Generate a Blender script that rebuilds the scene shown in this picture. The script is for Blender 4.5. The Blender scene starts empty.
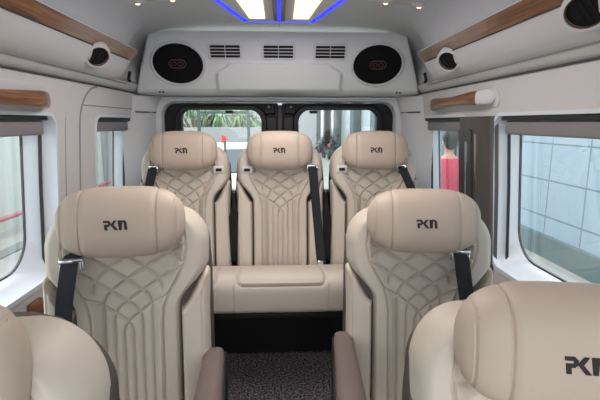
import bpy, bmesh, math, random
import numpy as np
from mathutils import Vector, Matrix, geometry
random.seed(5)
S = bpy.context.scene
COL = S.collection
PI = math.pi

# ------------------------------------------------------------------ materials
def mat(name, col, rough=0.5, metal=0.0, spec=0.5, noise=None, bump=None, emit=None, coat=0.0):
    m = bpy.data.materials.new(name); m.use_nodes = True
    nt = m.node_tree; b = nt.nodes['Principled BSDF']
    b.inputs['Base Color'].default_value = (*col, 1)
    b.inputs['Roughness'].default_value = rough
    b.inputs['Metallic'].default_value = metal
    b.inputs['Specular IOR Level'].default_value = spec
    b.inputs['Coat Weight'].default_value = coat
    if emit:
        b.inputs['Emission Color'].default_value = (*emit[0], 1)
        b.inputs['Emission Strength'].default_value = emit[1]
    if noise or bump:
        tc = nt.nodes.new('ShaderNodeTexCoord')
    if noise:
        sc, amt = noise
        n = nt.nodes.new('ShaderNodeTexNoise'); n.inputs['Scale'].default_value = sc
        n.inputs['Detail'].default_value = 3
        nt.links.new(tc.outputs['Object'], n.inputs['Vector'])
        r = nt.nodes.new('ShaderNodeValToRGB')
        r.color_ramp.elements[0].position = .3; r.color_ramp.elements[1].position = .7
        r.color_ramp.elements[0].color = (*[c * (1 - amt) for c in col], 1)
        r.color_ramp.elements[1].color = (*[min(1, c * (1 + amt)) for c in col], 1)
        nt.links.new(n.outputs['Fac'], r.inputs['Fac'])
        nt.links.new(r.outputs['Color'], b.inputs['Base Color'])
    if bump:
        sc, st = bump
        n2 = nt.nodes.new('ShaderNodeTexNoise'); n2.inputs['Scale'].default_value = sc
        nt.links.new(tc.outputs['Object'], n2.inputs['Vector'])
        bp = nt.nodes.new('ShaderNodeBump'); bp.inputs['Strength'].default_value = st
        bp.inputs['Distance'].default_value = 0.002
        nt.links.new(n2.outputs['Fac'], bp.inputs['Height'])
        nt.links.new(bp.outputs['Normal'], b.inputs['Normal'])
    return m

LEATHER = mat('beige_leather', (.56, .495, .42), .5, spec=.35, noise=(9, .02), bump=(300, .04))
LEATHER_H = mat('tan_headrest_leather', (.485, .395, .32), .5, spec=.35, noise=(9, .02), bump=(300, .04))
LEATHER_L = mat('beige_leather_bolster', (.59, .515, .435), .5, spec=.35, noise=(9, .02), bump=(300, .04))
THREAD = mat('stitching_thread', (.45, .35, .28), .8)
TAUPE = mat('taupe_leather', (.15, .113, .10), .5, spec=.35, noise=(12, .04), bump=(300, .2))
SHELLM = mat('dark_taupe_plastic', (.085, .064, .056), .5)
BLACKP = mat('black_plastic', (.008, .008, .009), .5, spec=.3)
DOORBLK = mat('black_door_trim', (.009, .010, .012), .6, spec=.25, noise=(20, .2))
WEB = mat('black_webbing', (.008, .009, .014), .7, bump=(700, .4))
CHROME = mat('chrome', (.75, .76, .8), .12, metal=1)
WHITEP = mat('white_grey_plastic', (.60, .60, .59), .42, spec=.4, bump=(160, .06))
WALLM = mat('warm_grey_wall_panel', (.61, .59, .58), .5, spec=.35, noise=(3, .02), bump=(200, .08))
BULK = mat('grey_bulkhead', (.66, .675, .665), .45, spec=.4, bump=(160, .06))
CEILM = mat('grey_headliner', (.53, .55, .54), .55, noise=(5, .02))
REVEAL = mat('sky_tinted_window_frame', (.68, .73, .78), .3)  # white frame paint; the blue of sky light is put into its colour
CASS = mat('grey_shade_fabric', (.23, .215, .215), .6)
PILLARM = mat('dark_pillar_plastic', (.07, .062, .058), .45)
PILLAR2 = mat('dark_pillar_panel', (.04, .036, .034), .4)
SEAL = mat('black_rubber', (.01, .01, .012), .5)
SEAM = mat('dark_seam', (.05, .05, .055), .7)
GREYLINE = mat('grey_seam', (.26, .27, .27), .7)
MESHB = mat('speaker_mesh', (.006, .006, .007), .8, spec=.15, bump=(900, .6))
COPPER = mat('copper_outline', (.17, .075, .06), .4, metal=.3)
EMB = mat('dark_embroidery', (.018, .012, .012), .7, bump=(900, .5))
WARM = mat('warm_light_panel', (.9, .8, .6), .5, emit=((1.0, .76, .54), .85))
BLUE = mat('blue_led', (.02, .03, .6), .5, emit=((.008, .02, 1.0), 1.4))
BULB = mat('reading_bulb', (.9, .6, .4), .4, emit=((1.0, .55, .35), 1.6))
BROWNG = mat('smoked_brown_lens', (.10, .06, .06), .25)
UNDER_SHADE = mat('under_bench_shade', (.006, .006, .007), .9)  # near-black stand-in for the shade under the bench

def carpet():
    m = bpy.data.materials.new('speckled_carpet'); m.use_nodes = True
    nt = m.node_tree; b = nt.nodes['Principled BSDF']
    b.inputs['Roughness'].default_value = .95; b.inputs['Specular IOR Level'].default_value = .1
    tc = nt.nodes.new('ShaderNodeTexCoord')
    n = nt.nodes.new('ShaderNodeTexNoise'); n.inputs['Scale'].default_value = 95; n.inputs['Detail'].default_value = 4
    nt.links.new(tc.outputs['Object'], n.inputs['Vector'])
    r = nt.nodes.new('ShaderNodeValToRGB')
    r.color_ramp.elements[0].position = .42; r.color_ramp.elements[0].color = (.05, .042, .045, 1)
    r.color_ramp.elements[1].position = .68; r.color_ramp.elements[1].color = (.42, .35, .365, 1)
    nt.links.new(n.outputs['Fac'], r.inputs['Fac']); nt.links.new(r.outputs['Color'], b.inputs['Base Color'])
    bp = nt.nodes.new('ShaderNodeBump'); bp.inputs['Strength'].default_value = .8; bp.inputs['Distance'].default_value = .004
    nt.links.new(n.outputs['Fac'], bp.inputs['Height']); nt.links.new(bp.outputs['Normal'], b.inputs['Normal'])
    return m
CARPET = carpet()

def wood():
    m = bpy.data.materials.new('polished_wood'); m.use_nodes = True
    nt = m.node_tree; b = nt.nodes['Principled BSDF']
    b.inputs['Roughness'].default_value = .28; b.inputs['Coat Weight'].default_value = .3
    tc = nt.nodes.new('ShaderNodeTexCoord'); mp = nt.nodes.new('ShaderNodeMapping')
    mp.inputs['Scale'].default_value = (26, 2.2, 60)
    n = nt.nodes.new('ShaderNodeTexNoise'); n.inputs['Scale'].default_value = 2.2; n.inputs['Detail'].default_value = 6
    n.inputs['Distortion'].default_value = .6
    nt.links.new(tc.outputs['Object'], mp.inputs['Vector']); nt.links.new(mp.outputs['Vector'], n.inputs['Vector'])
    r = nt.nodes.new('ShaderNodeValToRGB')
    r.color_ramp.elements[0].position = .3; r.color_ramp.elements[0].color = (.085, .028, .009, 1)
    r.color_ramp.elements[1].position = .72; r.color_ramp.elements[1].color = (.34, .135, .042, 1)
    nt.links.new(n.outputs['Fac'], r.inputs['Fac']); nt.links.new(r.outputs['Color'], b.inputs['Base Color'])
    return m
WOOD = wood()

def glass():
    m = bpy.data.materials.new('window_glass'); m.use_nodes = True
    nt = m.node_tree; nt.nodes.clear()
    o = nt.nodes.new('ShaderNodeOutputMaterial'); mx = nt.nodes.new('ShaderNodeMixShader')
    t = nt.nodes.new('ShaderNodeBsdfTransparent'); t.inputs['Color'].default_value = (.97, .995, .99, 1)
    g = nt.nodes.new('ShaderNodeBsdfGlossy'); g.inputs['Roughness'].default_value = .02
    f0 = nt.nodes.new('ShaderNodeLayerWeight'); f0.inputs['Blend'].default_value = .18
    f = nt.nodes.new('ShaderNodeMath'); f.operation = 'MULTIPLY_ADD'; f.inputs[1].default_value = .5; f.inputs[2].default_value = .02
    nt.links.new(f0.outputs['Facing'], f.inputs[0])
    nt.links.new(f.outputs[0], mx.inputs[0]); nt.links.new(t.outputs[0], mx.inputs[1]); nt.links.new(g.outputs[0], mx.inputs[2])
    nt.links.new(mx.outputs[0], o.inputs[0])
    return m
GLASS = glass()

# ------------------------------------------------------------------ helpers
def link(name, me, m=None, parent=None, smooth=True):
    o = bpy.data.objects.new(name, me); COL.objects.link(o)
    if m: me.materials.append(m)
    if smooth:
        me.polygons.foreach_set('use_smooth', [True] * len(me.polygons))
        try: me.set_sharp_from_angle(angle=math.radians(38))
        except Exception: pass
    if parent: o.parent = parent
    return o
def mk(name, vs, fs, m=None, parent=None, smooth=True):
    me = bpy.data.meshes.new(name); me.from_pydata([tuple(map(float, v)) for v in vs], [], fs)
    bm = bmesh.new(); bm.from_mesh(me); bmesh.ops.recalc_face_normals(bm, faces=bm.faces); bm.to_mesh(me); bm.free()
    me.update()
    return link(name, me, m, parent, smooth)
def tag(o, label, cat, group=None):
    o['label'] = label; o['category'] = cat
    if group: o['group'] = group
    return o
def empty(name, loc, label, cat, group=None, rz=0):
    o = bpy.data.objects.new(name, None); COL.objects.link(o); o.location = loc; o.rotation_euler = (0, 0, rz)
    o.empty_display_size = .1
    return tag(o, label, cat, group)
def struct(o): o['kind'] = 'structure'; return o

class MB:
    def __init__(s): s.v = []; s.f = []
    def add(s, vs, fs):
        k = len(s.v); s.v += [tuple(v) for v in vs]; s.f += [tuple(i + k for i in f) for f in fs]; return s
    def box(s, c, d, r=0.0, rot=None, n=3):
        """rounded box centre c, size d"""
        hx, hy, hz = d[0] / 2, d[1] / 2, d[2] / 2
        r = min(r, hx * .999, hy * .999, hz * .999)
        if r <= 0:
            vs = [(x, y, z) for x in (-hx, hx) for y in (-hy, hy) for z in (-hz, hz)]
            fs = [(0, 1, 3, 2), (4, 6, 7, 5), (0, 4, 5, 1), (2, 3, 7, 6), (0, 2, 6, 4), (1, 5, 7, 3)]
        else:
            bm = bmesh.new()
            bmesh.ops.create_cube(bm, size=1)
            for v in bm.verts: v.co = Vector((v.co.x * 2 * hx, v.co.y * 2 * hy, v.co.z * 2 * hz))
            bmesh.ops.bevel(bm, geom=list(bm.edges), offset=r, segments=n, profile=.5, affect='EDGES')
            bm.verts.index_update()
            vs = [tuple(v.co) for v in bm.verts]; fs = [tuple(v.index for v in f.verts) for f in bm.faces]; bm.free()
        R = rot or Matrix.Identity(3)
        return s.add([tuple(R @ Vector(v) + Vector(c)) for v in vs], fs)
    def tube(s, pts, rad, n=10, caps=True):
        pts = [Vector(p) for p in pts]; rads = rad if isinstance(rad, (list, tuple)) else [rad] * len(pts)
        vs = []; fs = []; up = None
        for i, p in enumerate(pts):
            t = (pts[min(i + 1, len(pts) - 1)] - pts[max(i - 1, 0)]).normalized()
            if up is None:
                up = Vector((0, 0, 1)) if abs(t.z) < .9 else Vector((1, 0, 0))
            a = (up - t * up.dot(t)).normalized(); b = t.cross(a); up = a
            for k in range(n):
                w = 2 * PI * k / n
                vs.append(tuple(p + (a * math.cos(w) + b * math.sin(w)) * rads[i]))
        for i in range(len(pts) - 1):
            for k in range(n):
                fs.append((i * n + k, i * n + (k + 1) % n, (i + 1) * n + (k + 1) % n, (i + 1) * n + k))
        if caps:
            fs.append(tuple(range(n))[::-1]); fs.append(tuple(range((len(pts) - 1) * n, len(pts) * n)))
        return s.add(vs, fs)
    def ell(s, c, r, n=16, m=10, rot=None):
        vs = []; fs = []
        R = rot or Matrix.Identity(3)
        for i in range(m + 1):
            a = PI * i / m
            for k in range(n):
                w = 2 * PI * k / n
                vs.append(tuple(R @ Vector((r[0] * math.sin(a) * math.cos(w), r[1] * math.sin(a) * math.sin(w), r[2] * math.cos(a))) + Vector(c)))
        for i in range(m):
            for k in range(n): fs.append((i * n + k, i * n + (k + 1) % n, (i + 1) * n + (k + 1) % n, (i + 1) * n + k))
        return s.add(vs, fs)
    def prism(s, poly, f0, f1):
        """poly: 2-D points; f0,f1 map a 2-D point to 3-D on the two faces"""
        n = len(poly); vs = [f0(*p) for p in poly] + [f1(*p) for p in poly]
        tri = geometry.tessellate_polygon([[Vector((p[0], p[1], 0)) for p in poly]])
        fs = [tuple(t) for t in tri] + [tuple(i + n for i in t)[::-1] for t in tri] + [(i, (i + 1) % n, (i + 1) % n + n, i + n) for i in range(n)]
        return s.add(vs, fs)
    def ring(s, outer, inner, f0, f1):
        """flat ring between two equal-length loops, with thickness"""
        n = len(outer)
        vs = [f0(*p) for p in outer] + [f0(*p) for p in inner] + [f1(*p) for p in outer] + [f1(*p) for p in inner]
        fs = []
        for i in range(n):
            j = (i + 1) % n
            fs += [(i, j, n + j, n + i), (2 * n + i, 3 * n + i, 3 * n + j, 2 * n + j), (i, 2 * n + i, 2 * n + j, j), (n + i, n + j, 3 * n + j, 3 * n + i)]
        return s.add(vs, fs)
    def out(s, name, m, parent=None, smooth=True): return mk(name, s.v, s.f, m, parent, smooth)

def grid_faces(nu, nv, close_u=False):
    fs = []
    for j in range(nv - 1):
        for i in range(nu if close_u else nu - 1):
            i2 = (i + 1) % nu
            fs.append((j * nu + i, j * nu + i2, (j + 1) * nu + i2, (j + 1) * nu + i))
    return fs
def rrect(x0, x1, y0, y1, r, n=8):
    """rounded rectangle; r = radius or [bl, br, tr, tl]"""
    rs = r if isinstance(r, (list, tuple)) else [r] * 4
    P = []
    for (cx, cy, a0, q) in ((x0, y0, PI, rs[0]), (x1, y0, 1.5 * PI, rs[1]), (x1, y1, 0, rs[2]), (x0, y1, .5 * PI, rs[3])):
        sx = 1 if cx == x0 else -1; sy = 1 if cy == y0 else -1
        for k in range(n + 1):
            a = a0 + .5 * PI * k / n
            P.append((cx + sx * q + q * math.cos(a), cy + sy * q + q * math.sin(a)))
    return P
def inpoly(x, y, P):
    c = False; n = len(P); j = n - 1
    for i in range(n):
        if (P[i][1] > y) != (P[j][1] > y) and x < (P[j][0] - P[i][0]) * (y - P[i][1]) / (P[j][1] - P[i][1]) + P[i][0]: c = not c
        j = i
    return c
def densify(P, d):
    Q = []
    for i in range(len(P)):
        a = P[i]; b = P[(i + 1) % len(P)]
        L = math.hypot(b[0] - a[0], b[1] - a[1]); k = max(1, int(L / d))
        if L < 1e-7: continue
        for t in range(k): Q.append((a[0] + (b[0] - a[0]) * t / k, a[1] + (b[1] - a[1]) * t / k))
    return Q
def plate(outer, holes, step):
    outer = densify(outer, step); holes = [densify(h, step) for h in holes]
    V = []; Eg = []
    for L in [outer] + holes:
        k = len(V); V += L; Eg += [(k + i, k + (i + 1) % len(L)) for i in range(len(L))]
    xs = [p[0] for p in outer]; ys = [p[1] for p in outer]
    x = min(xs) + step / 2
    loops = [outer] + holes
    while x < max(xs):
        y = min(ys) + step / 2
        while y < max(ys):
            if inpoly(x, y, outer) and not any(inpoly(x, y, h) for h in holes):
                if min(min((x - p[0]) ** 2 + (y - p[1]) ** 2 for p in L) for L in loops) > (.4 * step) ** 2: V.append((x, y))
            y += step
        x += step
    r = geometry.delaunay_2d_cdt([Vector(p) for p in V], Eg, [], 0, 1e-6)
    vs = [tuple(v) for v in r[0]]; fs = []
    for f in r[2]:
        cx = sum(vs[i][0] for i in f) / len(f); cy = sum(vs[i][1] for i in f) / len(f)
        if inpoly(cx, cy, outer) and not any(inpoly(cx, cy, h) for h in holes): fs.append(tuple(f))
    return vs, fs
def smooth01(x): x = max(0, min(1, x)); return x * x * (3 - 2 * x)

# ------------------------------------------------------------------ camera
EYE = Vector((0, 0, 1.35)); F = 432.0
cam = bpy.data.cameras.new('camera'); co = bpy.data.objects.new('camera', cam); COL.objects.link(co)
cam.sensor_width = 36; cam.lens = 36 * F / 600; cam.clip_start = .02; cam.clip_end = 500
co.location = EYE; co.rotation_euler = (PI / 2 - math.radians(10.235), 0, -math.radians(2.609))
S.camera = co

# ------------------------------------------------------------------ van shell
PROF = [(0, .80), (.3, .85), (.6, .862), (.8, .86), (1.1, .842), (1.37, .82), (1.52, .80), (1.56, .795)]
def wx(z):
    if z <= 0: return PROF[0][1]
    for (a, b), (c, d) in zip(PROF, PROF[1:]):
        if z <= c: return b + (d - b) * (z - a) / (c - a)
    return PROF[-1][1]
YB = 2.62
Y0V = -.9
struct(MB().box((0, (Y0V + 2.75) / 2, -.03), (1.72, 2.75 - Y0V, .06)).out('floor', CARPET, None, False))

W1 = (.42, 1.64, .785, 1.372)      # y0,y1,z0,z1 outer opening of window 1
W2L = (2.00, 2.50, .785, 1.372)
W2R = (1.90, 2.50, .785, 1.372)
W0 = (-.75, .27, .785, 1.372)
wn = 0
def wall(side, wins):
    global wn
    sg = -1 if side == 'left' else 1
    outer = [(Y0V, 0), (YB, 0), (YB, 1.555), (Y0V, 1.555)]
    holes = [rrect(a, b, c, d, [.04, .04, .045, .045]) for (a, b, c, d) in wins]
    vs, fs = plate(outer, holes, .09)
    V = [(sg * wx(z), y, z) for y, z in vs]
    # inner skin plus outer skin for real thickness
    n = len(V); V2 = [(v[0] + sg * .103, v[1], v[2]) for v in V]
    F2 = [tuple(i + n for i in f) for f in fs]
    struct(mk('wall_' + side, V + V2, fs + F2, WALLM))
    for (a, b, c, d) in wins:
        wn += 1
        e = empty('window_%d' % wn, (sg * wx(c), (a + b) / 2, c), '', ''); del e['label']; del e['category']; struct(e)
        inv = Vector(e.location)
        A = rrect(a, b, c, d, [.04, .04, .045, .045], 10)
        lo = (a + .04, b - (.048 if sg < 0 else .012), c + .035, d - .02)
        B = rrect(*lo, [.12, .12, .05, .05], 10)
        G = rrect(lo[0] + .006, lo[1] - .006, lo[2] + .006, lo[3] - .006, [.115, .115, .045, .045], 10)
        def P(y, z, o): return (sg * (wx(z) + o) - inv.x, y - inv.y, z - inv.z)
        # lip standing 4 mm proud of the panel, jambs, and frame
        A1 = rrect(a - .012, b + .012, c - .018, d + .012, [.05, .05, .055, .055], 10)
        rings = [(A1, .001), (A1, -.005), (A, -.005), (A, .02), ([( .55*p[0]+.45*q[0], .55*p[1]+.45*q[1]) for p, q in zip(A, B)], .05), (B, .085), (B, .10)]
        vv = []
        for L, o in rings: vv += [P(y, z, o) for y, z in L]
        mk('window_frame', vv, grid_faces(len(A), len(rings), True), REVEAL, e)
        MB().ring(B, G, lambda y, z: P(y, z, .089), lambda y, z: P(y, z, .096)).out('rubber_seal', SEAL, e)
        g = MB().prism(G, lambda y, z: P(y, z, .088), lambda y, z: P(y, z, .092)).out('glass', GLASS, e, False)
        # sliding pane edge and shade guide track
        tr = MB()
        for yy in (b - .022, a + .022):
            pts = [(sg * (wx(z) + .042) - inv.x, yy - inv.y, z - inv.z) for z in (c + .02, 1.1, d - .02)]
            for p, q in zip(pts, pts[1:]):
                m_ = (Vector(p) + Vector(q)) / 2; L = (Vector(q) - Vector(p)).length
                dx = q[0] - p[0]; ang = math.atan2(dx, q[2] - p[2])
                tr.box(m_, (.010, .006, L), 0, Matrix.Rotation(ang, 3, 'Y'))
        tr.out('shade_guide_track', SEAL, e, False)
        # roller shade cassette
        t = MB()
        zc = d - .036
        t.box((sg * (wx(zc) + .036) - inv.x, (a + b - .04) / 2 - inv.y, zc - inv.z - .006), (.05, b - a - .06, .05), .008)
        sh = t.out('roller_shade', CASS, e)
        MB().box((sg * (wx(zc) + .030) - inv.x, (a + b - .04) / 2 - inv.y, zc - inv.z + .0275), (.062, b - a - .045, .016), .003).out('shade_header', SEAL, e)
wall('left', [W2L, W1, W0]); wall('right', [W2R, W1, W0])

# seam lines along both walls
tn = 0
def trim(vs_mb, m):
    global tn
    tn += 1
    return struct(vs_mb.out('trim_%d' % tn, m))
for sg in (-1, 1):
    # ledge under the overhead duct
    prof = [(.766, 1.548), (.770, 1.540), (.780, 1.529), (.791, 1.520), (.802, 1.511)]
    mb = MB()
    ys = [Y0V, .5, 1.5, 2.2, 2.46]
    vs = []
    for y in ys:
        vs += [(sg * x, y, z) for x, z in prof] + [(sg * .83, y, 1.508), (sg * .83, y, 1.55)]
    k = len(prof) + 2
    fs = grid_faces(k, len(ys), True) + [tuple(range(k)), tuple(range((len(ys) - 1) * k, len(ys) * k))]
    trim(mb.add(vs, fs), WHITEP)
    trim(MB().tube([(sg * .7975, Y0V, 1.5075), (sg * .7975, 2.5, 1.5075)], .0035, 6), SEAM)
    trim(MB().tube([(sg * .769, Y0V, 1.540), (sg * .769, 2.28, 1.540)], .003, 6), GREYLINE)
# arched seam of the rear quarter panel on the left wall, and its raised edge
arch = []
for z in [x * .05 for x in range(0, 28)]: arch.append((1.84, z))
for k in range(1, 9):
    a = PI / 2 * k / 8
    arch.append((1.84 + .15 * (1 - math.cos(a)), 1.35 + .15 * math.sin(a)))
trim(MB().tube([(-(wx(z) - .001), y, z) for y, z in arch], .004, 6), GREYLINE)
trim(MB().tube([(-(wx(z) + .001), 1.72 + 0 * z, z) for z in (.79, 1.0, 1.2, 1.37)], .003, 6), GREYLINE)
trim(MB().tube([(-(wx(1.42) - .0005), 1.85, 1.42), (-(wx(1.42) - .0005), 2.5, 1.42)], .0025, 6), GREYLINE)

# ceiling: one curved headliner
cp = [(0, 1.825), (.2, 1.825), (.38, 1.822), (.50, 1.808), (.57, 1.785), (.612, 1.755), (.640, 1.715), (.665, 1.675), (.70, 1.635), (.735, 1.60), (.77, 1.565), (.80, 1.545)]
full = [(-x, z) for x, z in cp[::-1]] + cp[1:]
ys = np.linspace(Y0V, 2.64, 24)
def cw(x, y): return x + math.copysign(.105 * smooth01((y - 1.98) / .30) * smooth01((abs(x) - .40) / .2) * (1 - smooth01((abs(x) - .66) / .13)), x)
vs = [(cw(x, y), y, z) for y in ys for x, z in full] + [(cw(x, y) * 1.03, y, z + .03) for y in ys for x, z in full]
n = len(full); N = n * len(ys)
fs = grid_faces(n, len(ys)); fs = fs + [tuple(i + N for i in f) for f in fs]
struct(mk('ceiling', vs, fs, CEILM))
trim(MB().box((0, 2.2, 1.8243), (.003, .24, .002)), GREYLINE)

# ------------------------------------------------------------------ bulkhead above the rear doors
bprof = [(2.30, 1.80), (2.318, 1.79), (2.332, 1.775), (2.35, 1.74), (2.372, 1.69), (2.395, 1.64), (2.418, 1.59), (2.438, 1.55), (2.452, 1.525), (2.470, 1.510), (2.50, 1.503), (2.56, 1.498), (2.63, 1.494)]
def bpt(s):
    """s in 0..1 along the profile -> (y,z)"""
    L = [0]
    for a, b in zip(bprof, bprof[1:]): L.append(L[-1] + math.hypot(a[0] - b[0], a[1] - b[1]))
    d = s * L[-1]
    for i in range(len(L) - 1):
        if d <= L[i + 1] + 1e-9:
            t = (d - L[i]) / (L[i + 1] - L[i]); return (bprof[i][0] + t * (bprof[i + 1][0] - bprof[i][0]), bprof[i][1] + t * (bprof[i + 1][1] - bprof[i][1]))
    return bprof[-1]
def bface(z):
    """y of the sloped face at height z"""
    for a, b in zip(bprof, bprof[1:]):
        if b[1] <= z <= a[1]: return a[0] + (z - a[1]) / (b[1] - a[1]) * (b[0] - a[0])
    return 2.45
def hwb(z):   # half-width of the bulkhead at height z
    return .655 + (1.79 - z) * .42 if z > 1.5 else .78
nx, ns = 161, 90
vs = []
for j in range(ns):
    y, z = bpt(j / (ns - 1))
    for i in range(nx):
        u = -1 + 2 * i / (nx - 1)
        h = hwb(max(1.5, z))
        x = u * (h + .10)
        yy = y
        e = (abs(x) - h) / .05
        if e > 0: yy += .16 * smooth01(e * .7) + .06 * max(0, e - 1)
        # raised lower centre panel
        if z < 1.70 and z > 1.5:
            rx = .335 - .07 * smooth01((z - 1.60) / .055)
            e1 = smooth01((rx - abs(x)) / .022 + .5) * smooth01((1.655 - z) / .016 + .5)
            yy -= .024 * e1 * smooth01((z - 1.50) / .02)
        vs.append((x, yy, z))
trim_b = struct(mk('trim_20', vs, grid_faces(nx, ns), BULK))
# corner posts / rear jamb surround around the door opening
def rearwall():
    outer = [(-.84, 0), (.84, 0), (.84, 1.52), (-.84, 1.52)]
    hole = rrect(-.70, .70, .04, 1.472, [.02, .02, .09, .09], 10)
    vs, fs = plate(outer, [hole], .08)
    V = [(x, YB, z) for x, z in vs]
    mb = MB().add(V, fs)
    H2 = rrect(-.69, .69, .05, 1.465, [.02, .02, .085, .085], 10)
    v = []
    for L, y in ((hole, YB), (H2, YB + .02), (H2, YB + .07)): v += [(x, y, z) for x, z in L]
    mb.add(v, grid_faces(len(hole), 3, True))
    struct(mb.out('wall_back', WHITEP))
    # bulging side pillars
    for sg in (-1, 1):
        zz = np.linspace(.1, 1.495, 20); vv = []
        pr = [(.86, 2.42), (.80, 2.475), (.785, 2.49), (.765, 2.52), (.745, 2.57), (.73, YB), (.86, YB)]
        for z in zz:
            top = smooth01((z - 1.38) / .12) * .04
            vv += [(sg * (x - top * (.3 if x > .75 else 1)), y, z) for x, y in pr]
        k = len(pr)
        fs = grid_faces(k, len(zz), True) + [tuple(range(k)), tuple(range((len(zz) - 1) * k, len(zz) * k))]
        trim(MB().add(vv, fs), WHITEP)
        trim(MB().tube([(sg * .795, 2.470, 1.405), (sg * .760, 2.517, 1.405), (sg * .725, 2.61, 1.405)], .004, 6), SEAM)
rearwall()
# rear doors
for k, sg in enumerate((-1, 1)):
    x0, x1 = (-.688, -.012) if sg < 0 else (.012, .688)
    rr = [.02, .01, .01, .085] if sg < 0 else [.01, .02, .085, .01]
    D = rrect(x0, x1, .06, 1.462, rr, 8)
    e = bpy.data.objects.new('door_%d' % (k + 1), None); COL.objects.link(e); e.location = (0, 0, 0); struct(e)
    wx0, wx1 = (-.592, -.112) if sg < 0 else (.112, .592)
    Hh = rrect(wx0, wx1, .93, 1.422, [.06, .06, .075, .05] if sg < 0 else [.06, .06, .05, .075], 8)
    vs, fs = plate(D, [Hh], .08)
    mb = MB().add([(x, 2.66, z) for x, z in vs], fs)
    mb.add([(x, 2.72, z) for x, z in vs], fs)
    Dd = D; v = [(x, 2.66, z) for x, z in Dd] + [(x, 2.72, z) for x, z in Dd]; mb.add(v, grid_faces(len(Dd), 2, True))
    v = [(x, 2.66, z) for x, z in Hh] + [(x, 2.72, z) for x, z in Hh]; mb.add(v, grid_faces(len(Hh), 2, True))
    mb.out('door_panel', DOORBLK, e)
    # padded raised rim around the window
    def off(q): return rrect(wx0 - q, wx1 + q, .93 - q, 1.422 + q * .75, [.06 + q, .06 + q, .07 + q * .7, .07 + q * .7], 8)
    loops = [(off(0), 2.645), (off(.006), 2.637), (off(.028), 2.637), (off(.036), 2.65), (off(.036), 2.661)]
    v = []
    for L, y in loops: v += [(x, y, z) for x, z in L]
    mk('window_rim', v, grid_faces(len(loops[0][0]), len(loops), True), BLACKP, e)
    MB().prism(off(-.004), lambda x, z: (x, 2.69, z), lambda x, z: (x, 2.694, z)).out('glass', GLASS, e, False)
    # latch at the top inner corner
    lx = sg * .062
    l = MB().box((lx, 2.65, 1.425), (.062, .02, .055), .006)
    l.box((lx + sg * .002, 2.635, 1.435), (.034, .02, .022), .005)
    l.tube([(lx + sg * .012, 2.64, 1.41), (lx + sg * .012, 2.622, 1.41)], .009, 10)
    la = l.out('latch', BLACKP, e)
    MB().tube([(lx + sg * .004, 2.628, 1.438), (lx + sg * .004, 2.618, 1.438)], .007, 10).out('latch_bolt', CASS, la)
    MB().box((lx, 2.655, 1.2), (.085, .012, .36), .005).out('inner_post_cover', BLACKP, e)
    MB().box((sg * .30 if sg < 0 else .20, 2.633, 1.409), (.045, .02, .018), .004).out('rim_clip', BLACKP, e)
struct(MB().box((0, 2.69, .75), (.03, .04, 1.40), .004).out('trim_30', SEAL))
struct(MB().box((0, 2.60, 1.487), (1.36, .05, .006), .002).out('trim_31', REVEAL))

# speakers
def on_face(x, z, o=0):
    y = bface(z); n = Vector((0, -.91, -.41)); return Vector((x, y, z)) + n * o
for sg, cx, lab in ((-1, -.533, 'oval black speaker in white ring, left end of rear bulkhead'), (1, .525, 'oval black speaker in white ring, right end of rear bulkhead')):
    zc = 1.652
    e = empty('speaker', on_face(cx, zc), lab, 'speaker', 'oval speakers in the rear bulkhead')
    R = Matrix.Rotation(math.radians(25), 3, 'X')      # face plane: local x, local z up the slope
    def PP(x, z, o): return R @ Vector((x, -o, z))
    N = 56
    loops = []
    for (rx, rz, o) in ((.146, .121, -.012), (.146, .121, .004), (.141, .116, .009), (.133, .108, .009), (.130, .105, .003)):
        loops += [tuple(PP(rx * math.cos(2 * PI * k / N), rz * math.sin(2 * PI * k / N), o)) for k in range(N)]
    mk('bezel', loops, grid_faces(N, 5, True), WHITEP, e)
    v = [];
    for q in np.linspace(0.02, 1, 9):
        v += [tuple(PP(.131 * q * math.cos(2 * PI * k / N), .106 * q * math.sin(2 * PI * k / N), .004 + .010 * (1 - q ** 2))) for k in range(N)]
    f = grid_faces(N, 9, True) + [tuple(range(N))]
    mk('grille', v, f, MESHB, e)
    def cap(a, r): 
        P = [];
        for k in range(13): t = -PI / 2 + PI * k / 12; P.append((a + r * math.cos(t), r * math.sin(t)))
        for k in range(13): t = PI / 2 + PI * k / 12; P.append((-a + r * math.cos(t), r * math.sin(t)))
        return P
    em = MB().ring(cap(.022, .022), cap(.022, .0195), lambda x, z: tuple(PP(x, z + .003, .012)), lambda x, z: tuple(PP(x, z + .003, .0165))).out('emblem', COPPER, e)
    dd = MB()
    for q in (-.018, .016): dd.ring([(q + .013 * math.cos(t * PI / 8), .011 * math.sin(t * PI / 8)) for t in range(16)], [(q + .011 * math.cos(t * PI / 8), .009 * math.sin(t * PI / 8)) for t in range(16)], lambda x, z: tuple(PP(x, z + .003, .0125)), lambda x, z: tuple(PP(x, z + .003, .0155)))
    dd.out('emblem_driver', COPPER, em)

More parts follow.
